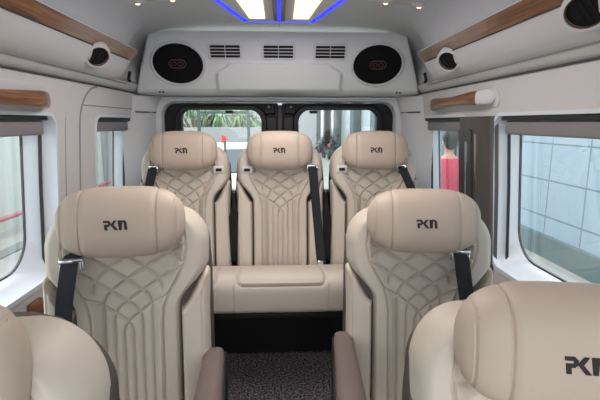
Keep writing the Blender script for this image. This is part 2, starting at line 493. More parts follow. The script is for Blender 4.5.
# vents
for cx, lab in ((-.282, 'slatted vent in rear bulkhead beside the left speaker'), (-.005, 'middle slatted vent of the rear bulkhead'), (.267, 'slatted vent in rear bulkhead beside the right speaker')):
    zc = 1.712
    e = empty('air_vent', on_face(cx, zc), lab, 'vent', 'rectangular bulkhead vents')
    R = Matrix.Rotation(math.radians(25), 3, 'X')
    def PP(x, z, o): return tuple(R @ Vector((x, -o, z)))
    O1 = rrect(-.089, .089, -.045, .045, .014); O2 = rrect(-.086, .086, -.042, .042, .013); I2 = rrect(-.077, .077, -.032, .032, .005)
    v = []
    for L, o in ((O1, -.002), (O1, .0025), (O2, .005), (I2, .005), (I2, -.0)): v += [PP(x, z, o) for x, z in L]
    mk('bezel', v, grid_faces(len(O1), 5, True), WHITEP, e)
    MB().prism(rrect(-.078, .078, -.033, .033, .005), lambda x, z: PP(x, z, .001), lambda x, z: PP(x, z, .0016)).out('duct', BLACKP, e, False)
    sl = MB()
    for z in (-.0165, 0, .0165): sl.box(PP(0, z, .0036), (.153, .003, .0042), .001, R)
    sl.out('slats', WHITEP, e)
    MB().box(PP(0, 0, .0035), (.003, .003, .064), .0008, R).out('divider', WHITEP, e)

# two tiny screws / clips under the bulkhead
for x in (-.655, .655):
    trim(MB().tube([(x, 2.462, 1.5135), (x, 2.460, 1.5085)], .006, 8).tube([(x + .018, 2.462, 1.5135), (x + .018, 2.460, 1.5085)], .006, 8), SEAM)

# ------------------------------------------------------------------ ceiling lamp
ZL = 1.8235
lamp = empty('ceiling_lamp', (0, 1.45, ZL), 'long ceiling light fixture with warm panels and blue led edges', 'ceiling lamp')
def lp(x, y, z): return (x, y - 1.45, z - ZL)
def lhw(y):   # half-width of the fixture plan
    return .172 if y >= 2.115 else (.172 + (2.115 - y) * .235 if y > 1.70 else (.27 if y > .95 else .27 - (.95 - y) * .4))
yy = [.65, .95, 1.3, 1.70, 1.9, 2.115]
def slab(fo, z0, z1, y0=.65, y1=2.115, fi=None, ys_=None):
    ys2 = [y for y in ([y0] + [q for q in yy if y0 < q < y1] + [y1])]
    L = [(fo(y), y) for y in ys2]; R_ = [((fi(y) if fi else -fo(y)), y) for y in ys2]
    poly = L + R_[::-1]
    return MB().prism(poly, lambda x, y: lp(x, y, z0), lambda x, y: lp(x, y, z1))
slab(lambda y: lhw(y) - .034, ZL + .004, ZL - .020, .67, 2.10).out('housing', WHITEP, lamp, False)
slab(lambda y: -(lhw(y) - .036), ZL + .002, ZL - .012, .66, 2.105, lambda y: -(lhw(y) + .002)).out('blue_strip', BLUE, lamp, False)
slab(lambda y: (lhw(y) + .002), ZL + .002, ZL - .012, .66, 2.105, lambda y: (lhw(y) - .036)).out('blue_strip', BLUE, lamp, False)
slab(lambda y: .165, ZL + .002, ZL - .021, 2.101, 2.107).out('blue_strip', BLUE, lamp, False)
for sg in (-1, 1):
    slab(lambda y: sg * min(.19, .124 + (2.095 - y) * .10), ZL - .016, ZL - .024, .80, 2.03, lambda y: sg * .062).out('warm_panel', WARM, lamp, False)
MB().prism([(-.030, .8), (.030, .8), (.024, 2.05), (-.024, 2.05)], lambda x, y: lp(x, y, ZL - .018), lambda x, y: lp(x, y, ZL - .030)).out('centre_lens', BROWNG, lamp, False)
MB().box(lp(0, 1.42, ZL - .031), (.014, 1.18, .004), .001).out('blue_centre_line', BLUE, lamp, False)

# reading light panels
for sg, lab in ((-1, 'white reading light panel with two spots, left side of ceiling'), (1, 'white reading light panel with two spots, right side of ceiling')):
    e = empty('reading_light', (sg * .47, 1.72, 1.815), lab, 'reading light', 'reading light panels')
    R = Matrix.Rotation(sg * math.radians(6), 3, 'Y')
    MB().box((0, -.02, -.006), (.27, .16, .018), .008, R).out('panel', WHITEP, e)
    for q in (-.06, .07):
        h = MB().ell((q, .025, -.012 - sg * q * .1), (.030, .022, .012)).out('spot_housing', WHITEP, e)
        MB().ell((q, .032, -.021 - sg * q * .1), (.010, .010, .006)).out('bulb', BULB, h)

# ------------------------------------------------------------------ overhead ducts with wood strips
def duct(sg, lab, vents):
    yc = 1.0
    e = empty('overhead_duct', (sg * .72, yc, 1.60), lab, 'air duct', 'overhead ducts along both sides')
    O = Vector(e.location)
    white = [(.683, 1.628), (.692, 1.610), (.704, 1.590), (.720, 1.570), (.738, 1.554), (.756, 1.544), (.768, 1.541), (.790, 1.552)]
    wood_ = [(.643, 1.667), (.652, 1.659), (.665, 1.646), (.674, 1.637), (.683, 1.628)]
    lip_ = [(.705, 1.70), (.690, 1.680), (.660, 1.680), (.647, 1.674), (.643, 1.667)]
    ye = 2.17
    ysd = list(np.linspace(Y0V, 2.0, 30)) + [2.05, 2.09, 2.12, 2.14, 2.155, 2.165, ye]
    def taper(y): return math.sqrt(max(0, 1 - ((y - 2.07) / (ye - 2.07 + .001)) ** 2)) if y > 2.07 else 1
    def sec(P, y, o=0):
        t = taper(y); r = []
        for x, z in P:
            bx, bz = x, z
            wxx, wzz = .79, 1.62    # anchor behind the duct
            k = .35 + .65 * t
            r.append((sg * (wxx + (bx - wxx) * k - o * .7) - O.x, y - O.y, wzz + (bz - wzz) * k - o * .7 - O.z))
        return r
    v = []
    for y in ysd: v += sec(white, y)
    k = len(white); f = grid_faces(k, len(ysd)); f.append(tuple(range((len(ysd) - 1) * k, len(ysd) * k)))
    mk('duct_body', v, f, WHITEP, e)
    v = []
    for y in ysd: v += sec(wood_, y, -.001 if y < 2.1 else 0)
    k = len(wood_); f = grid_faces(k, len(ysd)); f.append(tuple(range((len(ysd) - 1) * k, len(ysd) * k)))
    mk('wood_strip', v, f, WOOD, e)
    v = []
    for y in ysd: v += sec(lip_, y)
    k = len(lip_); mk('top_lip', v, grid_faces(k, len(ysd)), WHITEP, e)
    MB().tube([(sg * .682 - O.x, y - O.y, 1.6275 - O.z) for y in (Y0V, 0, 1, 2.07)], .0022, 6).out('strip_seam', SEAM, e)
    for yv in vents:
        # round nozzle facing down and inward
        n = Vector((-sg * .70, -.38, -.60)).normalized(); c = Vector((sg * .692, yv, 1.600)) - O
        a = Vector((0, 1, 0)); a = (a - n * a.dot(n)).normalized(); b = n.cross(a)
        N = 28; v = []
        for (r, o) in ((.060, -.022), (.055, .006), (.050, .014), (.043, .015), (.0415, .004)):
            for q in range(N):
                t = 2 * PI * q / N; v.append(tuple(c + a * r * math.cos(t) * 1.1 + b * r * math.sin(t) * .92 + n * o))
        nz = mk('vent_nozzle', v, grid_faces(N, 5, True), WHITEP, e)
        v = [tuple(c + a * .0415 * math.cos(2 * PI * q / N) * 1.1 + b * .0415 * math.sin(2 * PI * q / N) * .92 + n * .0055) for q in range(N)]
        mk('vent_hole', v, [tuple(range(N))], BLACKP, nz, False)
        v = []
        for (r, o) in ((.0425, .0085), (.0425, .0135), (.040, .0135), (.040, .0085)):
            for q in range(N):
                t = 2 * PI * q / N; v.append(tuple(c + a * r * math.cos(t) * 1.1 + b * r * math.sin(t) * .92 + n * o))
        mk('copper_ring', v, grid_faces(N, 4, True), COPPER, nz)
        sl = MB()
        for q in (-.016, 0, .016): sl.tube([tuple(c + a * q + b * .034 + n * .007), tuple(c + a * q - b * .034 + n * .007)], .0018, 6)
        sl.out('vent_blades', BLACKP, nz)
    # black clip at the rear end
    return e
duct(-1, 'long overhead duct with wood strip and round vents above the left windows', [1.74, .97])
duct(1, 'long overhead duct with wood strip and round vents above the right windows', [1.80, 1.0])
for sg, lab in ((-1, 'small black clip on the wall past the end of the left duct'), (1, 'small black clip on the wall past the end of the right duct')):
    cl = MB().box((0, 0, .012), (.012, .022, .045), .004, Matrix.Rotation(-sg * .25, 3, 'Y')).ell((0, 0, -.012), (.009, .012, .007)).out('wall_clip', BLACKP)
    cl.location = (sg * .752, 2.275, 1.566); tag(cl, lab, 'clip', 'black clips by the ducts')

# grab handles
def handle(sg, y0, y1, zw0, zw1, lab, white_end):
    ym = (y0 + y1) / 2
    e = empty('grab_handle', (sg * .80, ym, 1.43), lab, 'handle', 'grab handles above the windows')
    L = y1 - y0
    def seg(ta, tb, name, m, parent=e):
        v = []; N = 16; K = 22
        for i in range(K + 1):
            t = ta + (tb - ta) * i / K
            y = y0 + L * t
            en = min(1, math.sqrt(max(0, 1 - max(0, (.06 - min(t, 1 - t)) / .06) ** 2)) + .02)
            outw = .046 * smooth01(min(t, 1 - t) / .22 + .12)
            cz = zw0 + (zw1 - zw0) * t
            hh = (.020 + .010 * smooth01(abs(t - .5) * 2)) * en; th = .016 * en
            xx = sg * (wx(cz) - outw * .8 - .004)
            for q in range(N):
                a = 2 * PI * q / N
                v.append((xx + sg * th * math.copysign(abs(math.cos(a)) ** .7, math.cos(a)) - sg * .80, y - ym, cz + hh * math.copysign(abs(math.sin(a)) ** .7, math.sin(a)) + .0 - 1.43))
        f = grid_faces(N, K + 1, True) + [tuple(range(N)), tuple(range(K * N, K * N + N))]
        return mk(name, v, f, m, parent)
    if white_end: seg(.0, .12, 'white_grip', WHITEP); seg(.12, 1, 'wood_grip', WOOD)
    else: seg(0, .16, 'white_grip', WHITEP); seg(.16, 1.0, 'wood_grip', WOOD)
    # recessed-looking bezel plate on the wall
    v = []; A = rrect(y0 - .02, y1 + .02, 1.405, 1.475, .03, 8); B = rrect(y0 - .005, y1 + .008, 1.412, 1.468, .026, 8)
    for Lp, o in ((A, -.001), (A, .004), (B, .006)): v += [(sg * (wx(z) - o) - sg * .80, y - ym, z - 1.43) for y, z in Lp]
    nA = len(A)
    mk('mounting_plate', v, grid_faces(nA, 3, True) + [tuple(range(2 * nA, 3 * nA))], WHITEP, e)
handle(1, 1.62, 2.30, 1.445, 1.435, 'curved wood and white grab handle above the right dark door pillar', True)
handle(-1, .85, 1.585, 1.412, 1.425, 'long wooden grab handle above the left window', False)

# dark sliding-door pillar on the right
pil = empty('door_pillar', (.84, 1.78, .80), 'tall dark grey pillar cover with chrome strip between the right windows', 'pillar')
def pv(o, y, z): return (wx(z) - o - .84, y - 1.78, z - .80)
mbp = MB(); v = []
prf = [(1.635, -.01), (1.645, .018), (1.665, .030), (1.90, .030), (1.925, .020), (1.94, -.01)]
zz = [.62, .8, 1.1, 1.37, 1.372]
for z in zz: v += [pv(o, y, z) for y, o in prf]
k = len(prf)
mk('cover', v, grid_faces(k, len(zz)) + [tuple(range((len(zz) - 1) * k, len(zz) * k)), tuple(range(k))], PILLARM, pil)
def strip(y0, y1, z0, z1, o, name, m, par=pil):
    A = rrect(y0, y1, z0, z1, min(.02, (y1 - y0) / 2.2), 5)
    return MB().prism(densify(A, .1), lambda y, z: pv(.0295, y, z), lambda y, z: pv(o, y, z)).out(name, m, par)
strip(1.775, 1.905, .80, 1.322, .036, 'inset_panel', PILLAR2)
strip(1.746, 1.754, .75, 1.305, .034, 'chrome_strip', CHROME)
strip(1.825, 1.834, .80, 1.27, .039, 'chrome_scroll', CHROME)

# small wooden pocket trim low on the left wall
wt = MB().box((-.852, 1.45, .70), (.02, .075, .085), .008).out('armrest_trim', WOOD); tag(wt, 'small piece of wood trim on the left wall under the window sill', 'wood trim')

# ------------------------------------------------------------------ seats
LOGO = [
    [(0, 16), (9, 16), (12, 13), (12, 9), (9, 6), (6, 6), (6.6, 0), (2.2, 0), (1.2, 9.5), (7.5, 9.5), (8, 10.2), (8, 12), (7.5, 12.5), (.3, 12.5)],
    [(21.5, 16), (17, 16), (11.9, 9.6), (11.9, 8.2), (18.5, 0), (24, 0), (16.6, 8.8)],
    [(23.2, 16), (34, 16), (37.5, 13), (38.6, 0), (34, 0), (33.2, 11.6), (32.2, 12.5), (30, 12.5), (29.6, 0), (25.2, 0)],
]
HA, HB, HC, HY, HZ = .168, .060, .0925, -.030, -.0925
def hs(x): 
    q = min(1, abs(x) / HA); return max(0.0, 1 - q ** 3.6) ** (1 / 2.5)
def hseam(x):
    return math.exp(-((abs(x) - .097) / .0022) ** 2) * .0035 + math.exp(-((abs(x) - .146) / .002) ** 2) * .0022
def headrest_mesh():
    xs = list(np.unique(np.round(np.concatenate([np.linspace(-.1679, .1679, 90), np.linspace(.088, .106, 16), -np.linspace(.088, .106, 16), np.linspace(.140, .152, 11), -np.linspace(.140, .152, 11), HA * (1 - np.linspace(0, .12, 14) ** 2), -HA * (1 - np.linspace(0, .12, 14) ** 2)]), 5)))
    N = 56; v = []
    for x in xs:
        s = hs(x); g = hseam(x)
        puff = .003 * (1 if abs(x) < .097 else 0) * smooth01((.097 - abs(x)) / .015)
        for k in range(N):
            a = 2 * PI * k / N; ca, sa = math.cos(a), math.sin(a)
            y = math.copysign(abs(ca) ** (2 / 2.7), ca); z = math.copysign(abs(sa) ** (2 / 2.7), sa)
            r = (s * (HB + puff) - g, s * (HC + puff * .5) - g)
            zz = z * max(.0005, r[1])
            # the lower edge is fuller and the top leans back
            v.append((x, HY + y * max(.0005, r[0]) + zz * .22 * 0.6, HZ + zz))
    f = grid_faces(N, len(xs), True) + [tuple(range(N)), tuple(range((len(xs) - 1) * N, len(xs) * N))]
    nf = len(f); st = stitching(None); k0 = len(v)
    v += st.v; f += [tuple(i + k0 for i in q) for q in st.f]
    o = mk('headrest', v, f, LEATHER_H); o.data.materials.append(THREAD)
    for p in o.data.polygons[nf:]: p.material_index = 1
    return o
def hfront(x, z, o):
    s = hs(x); zl = (z - HZ) / (s * HC)
    c = max(0.0, 1 - abs(zl) ** 2.7) ** (1 / 2.7)
    return (x, HY - c * (s * HB + .003) + (z - HZ) * .132 - o, z)
PB = [(.0, .14), (.10, .158), (.18, .165), (.22, .158), (.26, .138), (.30, .114), (.34, .100), (.38, .095), (.9, .092)]
def pb(t): return np.interp(t, [p[0] for p in PB], [p[1] for p in PB])
TB = .70
def outl(t):
    t = np.asarray(t, float)
    top = .13 + .096 * np.sqrt(np.clip(1 - ((.172 - t) / .10) ** 2, 0, 1))
    w = np.where(t < .172, top, .226)
    s = np.clip((t - .225) / .125, 0, 1); s = s * s * (3 - 2 * s)
    return w - s * (.226 - .143)
def quilt_lines():
    L = []
    for a, tb in ((.0125, .392), (.038, .354), (.066, .312), (.094, .262), (.155, .215)):
        for sg in (-1, 1):
            P = []
            if a < .09:
                for t in np.arange(TB, tb + .03, -.002): P.append((-a, t))
            # bend: quadratic from (-a,tb+.03) to direction (1,-.68)
            p0 = (-a, tb + .03); p1 = (-a, tb); p2 = (-a + .030, tb - .0225)
            if a < .09 or a < .1:
                for k in range(16):
                    q = k / 15; P.append(((1 - q) ** 2 * p0[0] + 2 * q * (1 - q) * p1[0] + q * q * p2[0], (1 - q) ** 2 * p0[1] + 2 * q * (1 - q) * p1[1] + q * q * p2[1]))
            else: p2 = (-a, tb)
            for k in range(220):
                d = k * .0015; P.append((p2[0] + d, p2[1] - d * (.74 - .55 * d)))
            L += [(sg * x, t) for x, t in P]
    return np.array(L)
QL = quilt_lines()
def back_y(t): return .080 - .13 * t
def backrest_mesh():
    nu, nt = 221, 281
    uu = np.linspace(-1, 1, nu); uu = np.sign(uu) * (1 - (1 - np.abs(uu)) ** 1.25)
    tt = np.linspace(.0725, TB, nt)
    T, U = np.meshgrid(tt, uu, indexing='ij')
    hw = outl(T); X = U * hw
    db = np.minimum(np.minimum(hw - np.abs(X), (T - .0715) * 1.2), TB - T + .004)
    R = np.where(T < .26, .034, np.maximum(.014, .034 - (T - .26) * .25))
    edge = np.sqrt(np.clip(1 - (1 - np.clip(db / R, 0, 1)) ** 2, 0, 1))
    Fh = .088 * edge
    P = pb(T); inside = P - np.abs(X)
    # centre panel recess
    rec = np.clip(inside / .035, 0, 1); rec = rec * rec * (3 - 2 * rec)
    Fh = Fh - .026 * rec * np.clip((T - .06) / .07, 0, 1)
    # distance to quilting
    flatx, flatt = X.ravel(), T.ravel(); d = np.full(flatx.shape, 9.0)
    for k in range(0, len(QL), 120):
        q = QL[k:k + 120]
        d = np.minimum(d, np.sqrt(((flatx[:, None] - q[None, :, 0]) ** 2 + (flatt[:, None] - q[None, :, 1]) ** 2).min(1)))
    d = d.reshape(X.shape)
    puff =   .0062 * (1 - np.exp(-(d / .0048) ** 2)) - .0028 * np.exp(-(d / .0024) ** 2)
    Fh = Fh + np.where(inside > 0, puff * np.clip(inside / .006, 0, 1), 0)
    Fh = Fh - .007 * np.exp(-(inside / .0035) ** 2) * (T > .12)
    # second seam on the wing
    Yc = back_y(T) - Fh
    v = [(X[j, i], Yc[j, i], -T[j, i]) for j in range(nt) for i in range(nu)]
    f = grid_faces(nu, nt)
    # back skirt
    b = [];
    rim = [i for i in range(nu)] + [j * nu + nu - 1 for j in range(1, nt)] + [(nt - 1) * nu + i for i in range(nu - 2, -1, -1)] + [j * nu for j in range(nt - 2, 0, -1)]
    k0 = len(v)
    for i in rim: v.append((v[i][0] * .985, back_y(-v[i][2]) + .012, v[i][2]))
    n = len(rim)
    f += [(rim[i], rim[(i + 1) % n], k0 + (i + 1) % n, k0 + i) for i in range(n)]
    f.append(tuple(range(k0, k0 + n)))
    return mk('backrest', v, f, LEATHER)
def bolster_mesh(sg):
    nu, nt = 33, 101
    v = []
    x0, x1 = .1425, .230
    for j in range(nt):
        s = j / (nt - 1)
        for i in range(nu):
            u = i / (nu - 1); x = x0 + (x1 - x0) * u
            ttop = .352 - .116 * smooth01(u) ** .9 + .02 * max(0, (u - .8) / .2) ** 2
            t = ttop + (TB - ttop) * s
            xi = x + (.002 if u < .5 else 0)
            db = min((x - x0) , (x1 - x), (t - ttop) * .75 , TB - t + .005) 
            rr_ = .012 + .014 * smooth01((x - x0) / .05); e = math.sqrt(max(0, 1 - (1 - min(1, db / rr_)) ** 2))
            seam = .004 * math.exp(-((x - .205) / .003) ** 2)
            v.append((sg * x, back_y(t) - (.094 * e - seam * e), -t))
    f = grid_faces(nu, nt)
    rim = [i for i in range(nu)] + [j * nu + nu - 1 for j in range(1, nt)] + [(nt - 1) * nu + i for i in range(nu - 2, -1, -1)] + [j * nu for j in range(nt - 2, 0, -1)]
    k0 = len(v)
    for i in rim: v.append((v[i][0], back_y(-v[i][2]) + .01, v[i][2]))
    n = len(rim); f += [(rim[i], rim[(i + 1) % n], k0 + (i + 1) % n, k0 + i) for i in range(n)]; f.append(tuple(range(k0, k0 + n)))
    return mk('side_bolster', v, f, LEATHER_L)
def shell_mesh():
    nt = 60; v = []
    for j in range(nt):
        t = .088 + (TB + .03 - .088) * j / (nt - 1)
        w = (.125 + .103 * math.sqrt(max(0, 1 - ((.188 - t) / .1005) ** 2))) if t < .188 else .228 + .004 * smooth01((t - .188) / .08)
        y0 = back_y(t)
        fr = -.010 - .016 * smooth01((t - .16) / .08) - .024 * smooth01((t - .24) / .12)
        P = [(-w + .006, y0 + fr), (-w, y0 + fr + .008), (-w, y0 + .03), (-w + .03, y0 + .065), (0, y0 + .075), (w - .03, y0 + .065), (w, y0 + .03), (w, y0 + fr + .008), (w - .006, y0 + fr)]
        v += [(x, y, -t) for x, y in P]
    k = 9
    return mk('seat_shell', v, grid_faces(k, nt, True) + [tuple(range(k)), tuple(range((nt - 1) * k, nt * k))], SHELLM)

def stitching(parent):
    mb = MB()
    for sx in (-1, 1):
        for off in (.1425, .1495):
            for k in range(26):
                z = HZ + (.062 - .0050 * k)
                p = Vector(hfront(sx * off, z, -.0012)); mb.box(p, (.0008, .0010, .0026), 0)
    return mb
# prototypes of the meshes (linked only through the seats)
PROTO = {}
def proto(name, o):
    PROTO[name] = o.data; bpy.data.objects.remove(o)
proto('headrest', headrest_mesh()); proto('backrest', backrest_mesh())
proto('bolL', bolster_mesh(-1)); proto('bolR', bolster_mesh(1)); proto('shell', shell_mesh())
mb = MB()
for P in LOGO:
    sc = .0595 / 38.6
    P2 = [((x - 19.3) * sc - .002, (y - 8) * sc - .089) for x, y in P]
    P2 = densify(P2, .003)
    mb.prism(P2, lambda x, z: hfront(x, z, -.001), lambda x, z: hfront(x, z, .0016))
proto('emblem', mb.out('emblem', EMB, None, False))
def put(name, key, parent, loc):
    o = bpy.data.objects.new(name, PROTO[key]); COL.objects.link(o); o.parent = parent; o.location = loc; return o

def bfront(x, t):   # front surface of wing/backrest for laying belts on
    return back_y(t) - .088
def belt(parent, H, pts, w=.046, name='seat_belt'):
    """flat webbing through (x, y, z) points, wide along x"""
    v = []; n = len(pts)
    for (x, y, z) in pts:
        v += [(x - w / 2, y, z + H), (x + w / 2, y, z + H), (x + w / 2, y + .003, z + H), (x - w / 2, y + .003, z + H)]
    return mk(name, v, grid_faces(4, n, True) + [(0, 1, 2, 3), tuple(range(4 * n - 4, 4 * n))], WEB, parent)
def guide(parent, H, x, y, z, w=.066, tilt=0.0):
    R = Matrix.Rotation(tilt, 3, 'Y')
    m = MB().box((x, y - .002, z + H), (w, .016, .011), .004, R).box((x - w / 2 + .005, y, z + H - .012), (.010, .016, .034), .004, R).box((x + w / 2 - .005, y, z + H - .012), (.012, .018, .034), .004, R)
    return m.out('belt_guide', CHROME, parent)
def base_seat(name, X, Y, Zb, H, label, group, rz=0):
    e = empty(name, (X, Y, Zb), label, 'seat', group, rz)
    b = put('backrest', 'backrest', e, (0, 0, H))
    put('seat_shell', 'shell', e, (0, 0, H))
    put('side_bolster', 'bolL', e, (0, 0, H)); put('side_bolster', 'bolR', e, (0, 0, H))
    h = put('headrest', 'headrest', e, (0, 0, H))
    put('emblem', 'emblem', h, (0, 0, 0))
    return e
def rest_of_seat(e, H, arm, back=0):
    """cushion, base and aisle armrest of a single captain seat; arm = +1/-1 aisle side"""
    MB().box((0, -.235, .41), (.44, .44, .14), .05, n=5).out('seat_cushion', LEATHER, e)
    MB().box((0, -.22, .20), (.36, .36, .30), .03).out('pedestal', BLACKP, e)
    # armrest
    m = MB(); v = []; N = 14; K = 16
    for i in range(K + 1):
        s = i / K; y = -.02 - .40 * s
        en = math.sqrt(max(0, 1 - (max(0, .10 - s) / .10) ** 2)) * .98 + .02 if s < .5 else math.sqrt(max(0, 1 - (max(0, s - .92) / .08) ** 2)) * .98 + .02
        hw_ = (.029 + .010 * s) * en
        cx = arm * (.236 - .012 * s)
        for q in range(N):
            a = 2 * PI * q / N
            v.append((cx + hw_ * math.copysign(abs(math.cos(a)) ** .6, math.cos(a)), y, .672 + .028 * en * math.copysign(abs(math.sin(a)) ** .6, math.sin(a))))
    mk('armrest', v, grid_faces(N, K + 1, True) + [tuple(range(N)), tuple(range(K * N, K * N + N))], TAUPE, e)
    P = [(.01, .650), (-.05, .664), (-.38, .664), (-.42, .62), (-.42, .35), (.02, .35), (.055, .5)]
    MB().prism(P, lambda y, z: (arm * .238, y, z), lambda y, z: (arm * .268, y, z)).out('armrest_bracket', BLACKP, e, False)

G1 = 'single beige seats beside the aisle'
# middle row
XL, XR, YM = -.437, .420, 1.205
YAW = math.radians(6)
sL = base_seat('van_seat', XL, YM, 0, 1.175, 'beige quilted leather seat with armrest, second row by the left window', G1, YAW); rest_of_seat(sL, 1.175, 1)
sR = base_seat('van_seat', XR + .012, YM + .08, 0, 1.150, 'beige quilted leather seat with armrest, second row by the right window', G1, -YAW); rest_of_seat(sR, 1.150, -1)
H = 1.175
guide(sL, H, -.132, -.052, -.192, .062, -.06)
belt(sL, H, [(-.134, .02, -.17), (-.133, -.05, -.187), (-.135, -.062, -.20), (-.152, -.075, -.30), (-.160, -.085, -.38), (-.168, -.12, -.52), (-.190, -.15, -.68)], .044)
H = 1.150
guide(sR, H, .108, -.052, -.180, .058, .06)
belt(sR, H, [(.110, .02, -.16), (.110, -.05, -.176), (.111, -.060, -.19), (.124, -.075, -.28), (.136, -.085, -.36), (.16, -.12, -.52), (.185, -.15, -.68)], .044)
# front row, closest to the camera
nL = base_seat('van_seat', -.450, .46, 0, 1.168, 'beige leather seat cut by the left edge, closest to camera', G1, YAW); rest_of_seat(nL, 1.168, 1)
nR = base_seat('van_seat', .447, .63, 0, 1.10, 'beige leather seat with large emblem headrest, closest on the right', G1, -1.6 * YAW); rest_of_seat(nR, 1.10, -1)
# rear row
ZB = .60; HR = 1.306 - ZB; YR = 2.165
shaded_rear_shell = PROTO['shell'].copy(); shaded_rear_shell.materials.clear(); shaded_rear_shell.materials.append(BLACKP)  # blackened copy; puts the shade of the seat gaps into its colour
G2 = 'three beige backrests on the rear bench'
rL = base_seat('rear_seat', -.472, YR, ZB, HR, 'beige seat back on the rear bench under the left speaker', G2, math.radians(4))
rC = base_seat('rear_seat', -.002, YR, ZB, HR, 'middle beige seat back on the rear bench with belt down its right', G2)
rR = base_seat('rear_seat', .472, YR, ZB, HR, 'beige seat back on the rear bench under the right speaker', G2, -math.radians(4))
def lever(e, x, H):
    t = .188
    y = back_y(t) - .088
    a = MB().box((x, y, H - t), (.056, .014, .036), .005).out('release_bezel', WHITEP, e)
    MB().box((x, y - .007, H - t), (.030, .008, .015), .002).out('release_lever', BLACKP, a)
lever(rL, .172, HR); lever(rC, -.168, HR); lever(rR, -.168, HR)
guide(rC, HR, .166, -.04, -.168, .058)
bb = belt(rC, HR, [(.166, .02, -.15), (.166, -.038, -.166), (.167, -.052, -.18), (.178, -.058, -.30), (.192, -.074, -.45), (.205, -.100, -.60), (.212, -.115, -.67)], .046)
MB().box((.203, -.125, HR - .645), (.030, .010, .032), .004).out('belt_buckle', CHROME, rC)
guide(rL, HR, -.150, -.04, -.168, .05); belt(rL, HR, [(-.150, .02, -.15), (-.150, -.038, -.166), (-.152, -.052, -.18), (-.172, -.058, -.26), (-.20, -.07, -.36), (-.24, -.09, -.50)], .045)
guide(rR, HR, .135, -.04, -.168, .05); belt(rR, HR, [(.135, .02, -.15), (.135, -.038, -.166), (.140, -.052, -.18), (.178, -.058, -.26), (.21, -.07, -.33), (.27, -.09, -.48)], .045)
for sx in (-.237, .237):
    P = [(-.024, -.65), (.024, -.65), (.026, -.42), (.012, -.375), (.003, -.30), (-.003, -.30), (-.012, -.375), (-.026, -.42)]
    MB().prism(P, lambda x, z: (x + sx, -.055, z + HR), lambda x, z: (x + sx, -.012, z + HR)).out('folded_armrest', BLACKP, rC, False)

for e_ in (rL, rC, rR):
    e_.scale = (.965, 1, 1)
    for c_ in e_.children:
        if c_.name.startswith('seat_shell'): c_.data = shaded_rear_shell
# rear bench cushion
bench = empty('bench_cushion', (0, 1.92, 0), 'wide beige bench cushion on black base under the rear seat backs', 'bench seat')
def bench_mesh():
    prof = []
    # cross-section (y,z) from bottom-front round over the top to the back
    pts = [(1.80, .530), (1.765, .532), (1.752, .545), (1.748, .58), (1.746, .63), (1.748, .652), (1.756, .672), (1.772, .689), (1.795, .698), (1.825, .700), (1.87, .694), (1.93, .684), (2.0, .668), (2.045, .655), (2.062, .60), (2.062, .53)]
    D = []
    for a, b in zip(pts, pts[1:]):
        k = max(1, int(math.hypot(a[0] - b[0], a[1] - b[1]) / .006))
        for q in range(k): D.append((a[0] + (b[0] - a[0]) * q / k, a[1] + (b[1] - a[1]) * q / k))
    D.append(pts[-1])
    # smooth
    for _ in range(3): D = [D[0]] + [((D[i - 1][0] + 2 * D[i][0] + D[i + 1][0]) / 4, (D[i - 1][1] + 2 * D[i][1] + D[i + 1][1]) / 4) for i in range(1, len(D) - 1)] + [D[-1]]
    xs = np.unique(np.round(np.concatenate([np.linspace(-.70, .70, 141)] + [np.linspace(c - .012, c + .012, 13) for c in (-.205, .205, -.190, .190, -.28, .28)]), 4))
    v = []; SL = [0]
    for a, b in zip(D, D[1:]): SL.append(SL[-1] + math.hypot(a[0] - b[0], a[1] - b[1]))
    s0 = next(SL[i] for i, q in enumerate(D) if q[1] > .658 and q[0] < 1.76); s1 = next(SL[i] for i, q in enumerate(D) if q[0] > 1.955)
    for j, (y, z) in enumerate(D):
        a = D[max(0, j - 1)]; b = D[min(len(D) - 1, j + 1)]
        ty, tz = b[0] - a[0], b[1] - a[1]; L = math.hypot(ty, tz); ny, nz = -tz / L, ty / L
        for x in xs:
            d = 0
            if y < 1.77 and z < .66: d -= .004 * math.exp(-((abs(x) - .205) / .003) ** 2)
            if s0 - .03 < SL[j] < s1 + .03:
                for c in (-.47, 0, .47):
                    qx = abs(x - c) - .190; qy = max(s0 - SL[j], SL[j] - s1)
                    r_ = .03; ax = qx + r_; ay = qy + r_
                    sd = math.hypot(max(ax, 0), max(ay, 0)) + min(max(ax, ay), 0) - r_
                    d += .006 * smooth01(-sd / .014) - .006 * math.exp(-(sd / .0045) ** 2)
                    sd2 = sd + .022
                    d -= .0015 * math.exp(-(sd2 / .002) ** 2)
            v.append((x, y + ny * d - 1.92, z + nz * d))
    nx_ = len(xs); f = grid_faces(nx_, len(D))
    f.append(tuple(j * nx_ for j in range(len(D)))); f.append(tuple(j * nx_ + nx_ - 1 for j in range(len(D))))
    return mk('cushion', v, f, LEATHER, bench)
bench_mesh()
MB().box((0, .02, .517), (1.38, .34, .024), .004).out('bench_frame', BLACKP, bench)
MB().box((0, .46, .26), (1.34, .04, .50), .004).out('under_shade_panel', UNDER_SHADE, bench)  # black sheet standing in for the shade beneath the bench
for x in (-.58, .58): MB().box((x, .05, .253), (.05, .30, .506), .006).out('leg', BLACKP, bench)

